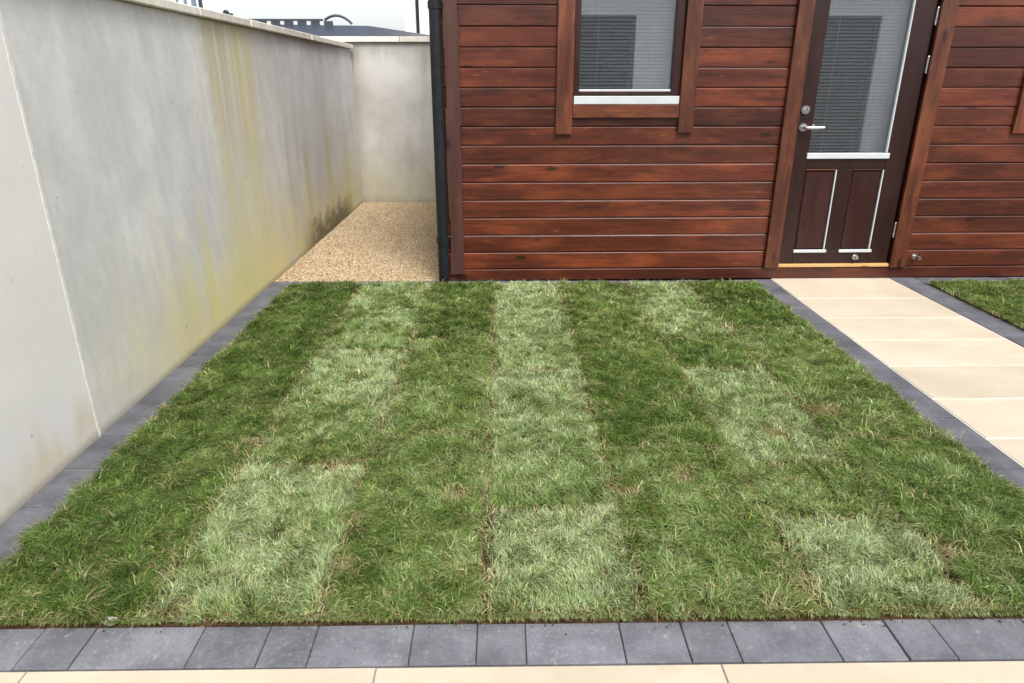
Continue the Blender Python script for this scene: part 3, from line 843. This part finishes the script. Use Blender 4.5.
# window
def window(dx):
    x0, x1 = W1[0] + dx + 0.001, W1[1] + dx - 0.001
    zb, zt = 1.200, 1.985
    m = MB()
    ya, yb = YC + 0.004, YC + 0.060
    m.box(x0, x0 + 0.037, ya, yb, zb, zt, 0.003); m.box(x1 - 0.054, x1, ya, yb, zb, zt, 0.003)
    m.box(x0 + 0.037, x1 - 0.054, ya + 0.001, yb, zb, zb + 0.022, 0.003); m.box(x0 + 0.037, x1 - 0.054, ya + 0.001, yb, zt - 0.045, zt, 0.003)
    f = cp(m, 'window', M['doorz'])
    gx0, gx1 = x0 + 0.037, x1 - 0.054
    subsub(MB().box(gx0 + 0.001, gx1 - 0.001, YC + 0.030, YC + 0.034, zb + 0.023, zt - 0.046), 'pane', M['glass'], f)
    subsub(MB().box(gx0 + 0.001, gx1 - 0.001, YC + 0.012, YC + 0.029, zb + 0.0225, zb + 0.036, 0.002), 'glazing_bead', M['white'], f)
    subsub(MB().box(x0 + 0.004, x1 - 0.004, YC - 0.022, YC + 0.058, 1.1475, 1.1965, 0.003), 'sill', M['white'], f)
    # trims: two long uprights with a rail between, square cut
    subsub(MB().box(0.338 + dx, 0.443 + dx, YC - 0.024, YC - 0.002, 0.966, 2.08, 0.003), 'trim', M['trimz'], f)
    subsub(MB().box(1.120 + dx, 1.217 + dx, YC - 0.024, YC - 0.002, 0.972, 2.08, 0.003), 'trim', M['trimz'], f)
    subsub(MB().box(0.4445 + dx, 1.1185 + dx, YC - 0.022, YC - 0.002, 1.066, 1.146, 0.003), 'trim', M['trimx'], f)
    subsub(MB().box(0.4445 + dx, 1.1185 + dx, YC - 0.022, YC - 0.002, 1.986, 2.079, 0.003), 'trim', M['trimx'], f)
    return f
window(0.0); window(W2[0] - W1[0])

def blind(label, x0, x1, z0, z1, y, group=None):
    b = empty('venetian_blind', ((x0 + x1) / 2, y, z0))
    tag(b, label, 'blind')
    hw = (x1 - x0) / 2
    me = MB()
    d = 0.0125; a = R(83)
    pr = []
    K = 5
    for k in range(K):
        t = -1 + 2 * k / (K - 1)
        pr.append((t * d * math.cos(a) + (1 - t * t) * 0.0022 * math.sin(a), t * d * math.sin(a) - (1 - t * t) * 0.0022 * math.cos(a)))
    me.add([(-hw, py_, pz) for py_, pz in pr] + [(hw, py_, pz) for py_, pz in pr], [(k, k + 1, K + k + 1, K + k) for k in range(K - 1)], True)
    msh = me.mesh('slat', M['blind'])
    z = 0.012
    while z < z1 - z0 - 0.02:
        link('slat', msh, b, (0, 0, z), (random.uniform(-.012, .012), random.uniform(-0.001, 0.001), 0)); z += 0.0205
    MB().box(-hw, hw, -0.016, 0.016, z1 - z0 - 0.015, z1 - z0 + 0.02).obj('head_rail', M['blind'], b)
    for fx_ in (-0.6, 0.6):
        MB().box(fx_ * hw - 0.0008, fx_ * hw + 0.0008, -0.0150, -0.0142, 0, z1 - z0 - 0.016).obj('ladder_cord', M['white'], b)
    return b
blind('grey venetian blind behind the square window left of the door', 0.484, 1.064, 1.222, 1.93, YC + 0.095)

# door
DX0, DX1 = 1.893, 2.669
zt = 1.96
m = MB()
m.box(1.862, 1.8915, YC - 0.004, YC + 0.07, 0.084, zt + 0.03); m.box(2.6705, 2.698, YC - 0.004, YC + 0.07, 0.084, zt + 0.03); m.box(1.892, 2.67, YC - 0.004, YC + 0.07, zt + 0.004, zt + 0.03)
fr = cp(m, 'door_frame', M['doorz'])
subsub(MB().box(1.795, 1.892, YC - 0.028, YC - 0.0045, 0.081, 2.075, 0.003), 'trim', M['trimz'], fr)
subsub(MB().box(2.671, 2.775, YC - 0.028, YC - 0.0045, 0.078, 2.075, 0.003), 'trim', M['trimz'], fr)
subsub(MB().box(1.8925, 2.6705, YC - 0.028, YC - 0.0045, 1.985, 2.07, 0.003), 'trim', M['trimx'], fr)
subsub(MB().box(1.894, 2.668, YC - 0.014, YC + 0.06, 0.0825, 0.104, 0.003), 'threshold', M['pine'], fr)
GX0, GX1, GZ0, GZ1 = 1.994, 2.522, 0.846, 1.86
m = MB(); ya, yb = YC + 0.004, YC + 0.046
zb = 0.109
m.box(DX0 + 0.003, GX0, ya, yb, zb, zt, 0.002); m.box(GX1, DX1 - 0.012, ya, yb, zb, zt, 0.002)
m.box(GX0, GX1, ya + 0.0005, yb - 0.0005, GZ1, zt, 0.002)
m.box(GX0, GX1, ya + 0.0005, yb - 0.0005, 0.742, GZ0 - 0.012, 0.002)     # lock rail
m.box(GX0, GX1, ya + 0.0005, yb - 0.0005, zb, 0.190, 0.002)      # bottom rail
m.box(2.207, 2.308, ya + 0.0007, yb - 0.0007, 0.191, 0.741, 0.002)  # muntin
door = cp(m, 'door', M['doorz'])
tag(door, 'dark brown half glazed door with two lower panels and steel lever')
for xa, xb in ((GX0, 2.207), (2.308, GX1)):
    pn = subsub(MB().box(xa + 0.001, xb - 0.001, ya + 0.014, yb - 0.012, 0.1905, 0.741), 'door_panel', M['doorz'], door)
    # raised middle and worn mouldings
    subsub(MB().box(xa + 0.012, xb - 0.016, ya + 0.006, ya + 0.013, 0.206, 0.728, 0.004), 'door_panel', M['doorz'], door)
    subsub(MB().box(xb - 0.0095, xb - 0.0015, ya - 0.003, ya + 0.013, 0.205, 0.735, 0.001), 'panel_bead', M['white'], door)
    subsub(MB().box(xa + 0.0015, xa + 0.0045, ya + 0.001, ya + 0.013, 0.205, 0.735, 0.001), 'panel_bead', M['cornerz'], door)
    subsub(MB().box(xa - 0.004, xb + 0.010, ya - 0.012, ya - 0.0003, 0.183, 0.204, 0.003), 'panel_bead', M['white'], door)
    subsub(MB().box(xa + 0.002, xb - 0.002, ya - 0.003, ya + 0.013, 0.7355, 0.7405, 0.001), 'panel_bead', M['trimx'], door)
subsub(MB().box(GX0 + 0.001, GX1 - 0.001, YC + 0.024, YC + 0.028, GZ0 + 0.001, GZ1 - 0.001), 'pane', M['glass'], door)
subsub(MB().box(GX0 - 0.007, GX1 + 0.012, ya - 0.012, YC + 0.023, 0.8345 - 0.026, 0.8345 + 0.010, 0.003), 'glazing_bead', M['white'], door)
subsub(MB().box(GX1 - 0.011, GX1 - 0.001, ya - 0.002, YC + 0.023, GZ0, GZ1 - 0.001, 0.002), 'glazing_bead', M['white'], door)
subsub(MB().box(GX0 + 0.0005, GX0 + 0.0035, ya + 0.001, YC + 0.023, GZ0, GZ1 - 0.001, 0.001), 'glazing_bead', M['cornerz'], door)
blind('grey venetian blind behind the glass of the cabin door', GX0 + 0.002, GX1 - 0.002, GZ0 + 0.002, GZ1 - 0.02, YC + 0.078)
# lever, lock, hinges, stops
m = MB(); hx, hz = 1.934, 1.006
m.tube([(hx, ya - 0.0005, hz), (hx, ya - 0.010, hz)], 0.0255, 20)
m.tube([(hx, ya - 0.010, hz), (hx, ya - 0.045, hz), (hx + 0.010, ya - 0.053, hz), (hx + 0.118, ya - 0.053, hz + 0.001)], [0.0095, 0.0095, 0.0095, 0.0085], 12)
subsub(m, 'lever_handle', M['steel'], door)
m = MB(); m.tube([(1.936, ya - 0.0005, 1.113), (1.936, ya - 0.009, 1.113)], 0.0265, 20); m.tube([(1.936, ya - 0.0091, 1.113), (1.936, ya - 0.016, 1.113)], 0.013, 14); m.box(1.9345, 1.9375, ya - 0.0165, ya - 0.0155, 1.106, 1.120)
subsub(m, 'lock', M['steel'], door)
for hz in (1.655, 1.378, 0.336):
    m = MB(); m.tube([(2.6635, YC - 0.006, hz - 0.048), (2.6635, YC - 0.006, hz - 0.012)], 0.0075, 12); m.tube([(2.6635, YC - 0.006, hz - 0.011), (2.6635, YC - 0.006, hz + 0.048)], 0.0075, 12)
    m.tube([(2.6635, YC - 0.006, hz + 0.0481), (2.6635, YC - 0.006, hz + 0.055)], [0.005, 0.002], 8)
    m.box(2.6575, 2.6605, YC - 0.004, YC + 0.02, hz - 0.045, hz + 0.045)
    subsub(m, 'hinge', M['steel'], door)
def door_stop(x, z, y, part):
    m = MB(); m.tube([(x, y + 0.001, z), (x, y - 0.006, z)], 0.020, 18); m.tube([(x, y - 0.006, z), (x, y - 0.030, z)], [0.010, 0.012], 14); m.tube([(x, y - 0.0301, z), (x, y - 0.038, z)], [0.013, 0.010], 14)
    return subsub(m, 'door_stop', M['steel'], part) if part else cp(m, 'door_stop', M['steel'])
door_stop(2.427, 0.150, ya, door)
m = MB(); x, z, y = 2.842, 0.152, YC
m.tube([(x, y + 0.001, z), (x, y - 0.006, z)], 0.020, 18); m.tube([(x, y - 0.006, z), (x, y - 0.055, z)], [0.0095, 0.0085], 14); m.tube([(x, y - 0.0551, z), (x, y - 0.068, z)], [0.014, 0.012], 14)
cp(m, 'door_stop', M['steel'])

# the cabin stands turned by under a degree to the kerb line; the blinds hang inside it
from mathutils import Matrix
TURN = Matrix.Translation((2.1, YC + 0.026, 0)) @ Matrix.Rotation(R(0.8), 4, 'Z') @ Matrix.Translation((-2.1, -YC, 0))
cabin.location = (2.1, YC + 0.026, 0)
cabin.rotation_euler = (0, 0, R(0.8))
for o in col.objects:
    if o.name.startswith('venetian_blind'):
        o.location = TURN @ o.location; o.rotation_euler = (0, 0, R(0.8))

# ------------------------------------------------------------------ the house behind the camera (mirrored in the cabin's glass)
house = empty('house', (2, -2.1, 0))
tag(house, 'white rendered house across the patio, seen only in the cabin glass', 'house')
HY = -2.0
op = [(-0.1, 2.20, 2.18), (4.90, 5.94, 2.18)]
p = -4.0
for a, b, h in op:
    sub(MB().box(p, a, HY - 0.3, HY, -0.1, 2.75), 'wall', M['paintwhite'], house)
    sub(MB().box(a, b, HY - 0.3, HY, h, 2.75), 'wall', M['paintwhite'], house)
    m = MB(); m.box(a, a + 0.07, HY - 0.12, HY - 0.05, 0.0, h); m.box(b - 0.07, b, HY - 0.12, HY - 0.05, 0.0, h); m.box(a + 0.07, b - 0.07, HY - 0.12, HY - 0.05, h - 0.07, h); m.box(a + 0.07, b - 0.07, HY - 0.12, HY - 0.05, 0.0, 0.07)
    if b - a > 1.5: m.box((a + b) / 2 - 0.05, (a + b) / 2 + 0.05, HY - 0.119, HY - 0.051, 0.07, h - 0.07)
    pd = sub(m, 'patio_door', M['darkframe'], house)
    q = MB().box(a + 0.07, b - 0.07, HY - 0.09, HY - 0.085, 0.07, h - 0.07).obj('pane', M['darkglass']); q.parent = pd
    p = b
sub(MB().box(p, 8.0, HY - 0.3, HY, -0.1, 2.75), 'wall', M['paintwhite'], house)
sub(MB().box(-4, 8, -6.0, -5.7, -0.1, 2.75), 'wall', M['paintwhite'], house)
sub(MB().box(-4, -3.7, -5.7, HY - 0.3, -0.1, 2.75), 'wall', M['paintwhite'], house)
sub(MB().box(7.7, 8, -5.7, HY - 0.3, -0.1, 2.75), 'wall', M['paintwhite'], house)
sub(MB().box(-3.7, 7.7, -5.7, HY - 0.3, -0.1, 0.0), 'floor', M['inside'], house)
sub(MB().box(-4.1, 8.1, -6.1, HY + 0.08, 2.752, 2.95), 'roof', M['darkframe'], house)

# ------------------------------------------------------------------ what shows above the walls
nb = empty('neighbour_building', (-4.5, 21.5, 0))
tag(nb, 'low building with a dark slate hip roof beyond the garden walls', 'building')
sub(MB().box(-9.6, -3.6, 20.25, 25, -0.1, 1.94), 'wall', M['paintwhite'], nb)
# hipped roof: eaves at 2.1, ridge runs left to right
ev = 1.95
rf = MB()
A = (-10.0, 20.0, ev); B = (-1.75, 20.0, 2.30); 
rf.add([(-10.0, 19.8, ev), (-3.50, 19.8, ev), (-1.62, 25.4, 2.56), (-10.0, 27.4, ev), (-9.0, 22.0, 2.79), (-3.86, 22.0, 2.725), (-3.86, 23.2, 2.70), (-9.0, 23.2, 2.79)],
       [(0, 1, 5, 4), (1, 2, 5), (5, 2, 6), (2, 3, 7, 6), (3, 0, 4, 7), (4, 5, 6, 7), (3, 2, 1, 0)])
roof = sub(rf, 'roof', M['slate'], nb)
# ridge rail standing clear of the slates on little posts
m = MB(); m.box(-7.9, -5.15, 21.90, 21.98, 2.845, 2.90)
rail = sub(m, 'ridge_rail', M['slate'], nb)
for k in range(7):
    x = -7.4 + k * 0.38
    q = MB().box(x, x + 0.25, 21.91, 21.97, 2.66, 2.8445).obj('post', M['slate']); q.parent = nb
    from mathutils import Matrix
    q.matrix_parent_inverse = Matrix.Translation(nb.location).inverted()
m = MB(); m.tube([(-5.10 + 0.78 * t, 21.94, 2.77 + 0.22 * math.sin(math.pi * min(1, 0.12 + t * 0.88)) ** 0.8) for t in [i / 10 for i in range(11)]], 0.035, 8)
sub(m, 'ridge_arch', M['slate'], nb)

wh = empty('neighbour_house', (-1.0, 27, 0))
tag(wh, 'white house with a dark downpipe showing beside the cabin corner', 'house')
sub(MB().box(-3.30, 6.0, 26.0, 33.0, -0.1, 5.6), 'wall', M['paintwhite'], wh)
sub(MB().extrude_x([(25.7, 5.5), (29.5, 8.0), (33.3, 5.5)], -3.6, 6.3), 'roof', M['slate'], wh)
sub(MB().tube([(-2.86, 25.93, 0.0), (-2.86, 25.93, 5.5)], 0.055, 10), 'downpipe', M['blackpvc'], wh)

sc = empty('slatted_screen', (-3.0, 7.0, 0))
tag(sc, 'blue-grey slatted screen showing above the coping of the left wall', 'screen')
sub(MB().box(-2.757, -2.733, 7.0, 7.03, -0.1, 2.25), 'post', M['darkframe'], sc)
x = -3.9; k = 0
while x < -2.80:
    w_ = random.choice((0.022, 0.03, 0.038))
    sub(MB().box(x, x + w_, 7.005, 7.02, 0.9, 2.2), 'slat', M['screen'] if k % 2 else M['paintwhite'], sc); x += w_ + random.uniform(0.002, 0.02); k += 1
for zr in (1.0, 2.1): sub(MB().box(-3.9, -2.758, 7.021, 7.045, zr, zr + 0.05), 'rail', M['darkframe'], sc)

ch = empty('vent_cowl', (-2.5, 7.0, 0))
tag(ch, 'small black vent cowl peeping over the coping of the left wall', 'vent')
m = MB().tube([(-2.52, 7.0, -0.1), (-2.52, 7.0, 1.842)], 0.016, 12); sub(m, 'pipe', M['blackpvc'], ch)
m = MB().tube([(-2.52, 7.0, 1.843), (-2.52, 7.0, 1.854), (-2.52, 7.0, 1.874), (-2.52, 7.0, 1.884)], [0.018, 0.026, 0.024, 0.010], 14); m.tube([(-2.50, 7.0, 1.850), (-2.46, 7.0, 1.842)], [0.014, 0.012], 10); sub(m, 'cap', M['blackpvc'], ch)

# ------------------------------------------------------------------ clippings and crumbs of soil on the blocks
m = MB()
for k in range(70):
    x = random.uniform(-1.4, 1.6); y = 1.392 - abs(random.gauss(0, 0.035)); a = random.uniform(0, 6.28); l = random.uniform(0.006, 0.02); w = random.uniform(0.0006, 0.0012)
    dx, dy = math.cos(a), math.sin(a)
    if not 1.262 < y < 1.39: continue
    m.add([(x - dy * w, y + dx * w, 0.0035), (x + dy * w, y - dx * w, 0.0035), (x + dx * l, y + dy * l, 0.0045)], [(0, 1, 2)])
o = m.obj('grass_clippings', plain('dry_clipping', (0.34, 0.33, 0.13), 0.7, 0.3, 0, 0.4, 40), bf); o['kind'] = 'stuff'
m = MB()
for k in range(150):
    x = random.uniform(-1.5, 1.7); y = 1.393 - abs(random.gauss(0, 0.012)); r_ = random.uniform(0.0012, 0.0035)
    m.add([(x + r_, y, 0.003), (x, y + r_, 0.003), (x - r_, y, 0.003), (x, y - r_, 0.003), (x, y, 0.003 + r_), (x, y, 0.001)], [(0, 1, 4), (1, 2, 4), (2, 3, 4), (3, 0, 4), (1, 0, 5), (2, 1, 5), (3, 2, 5), (0, 3, 5)])
o = m.obj('soil_crumbs', M['soil'], bf); o['kind'] = 'stuff'
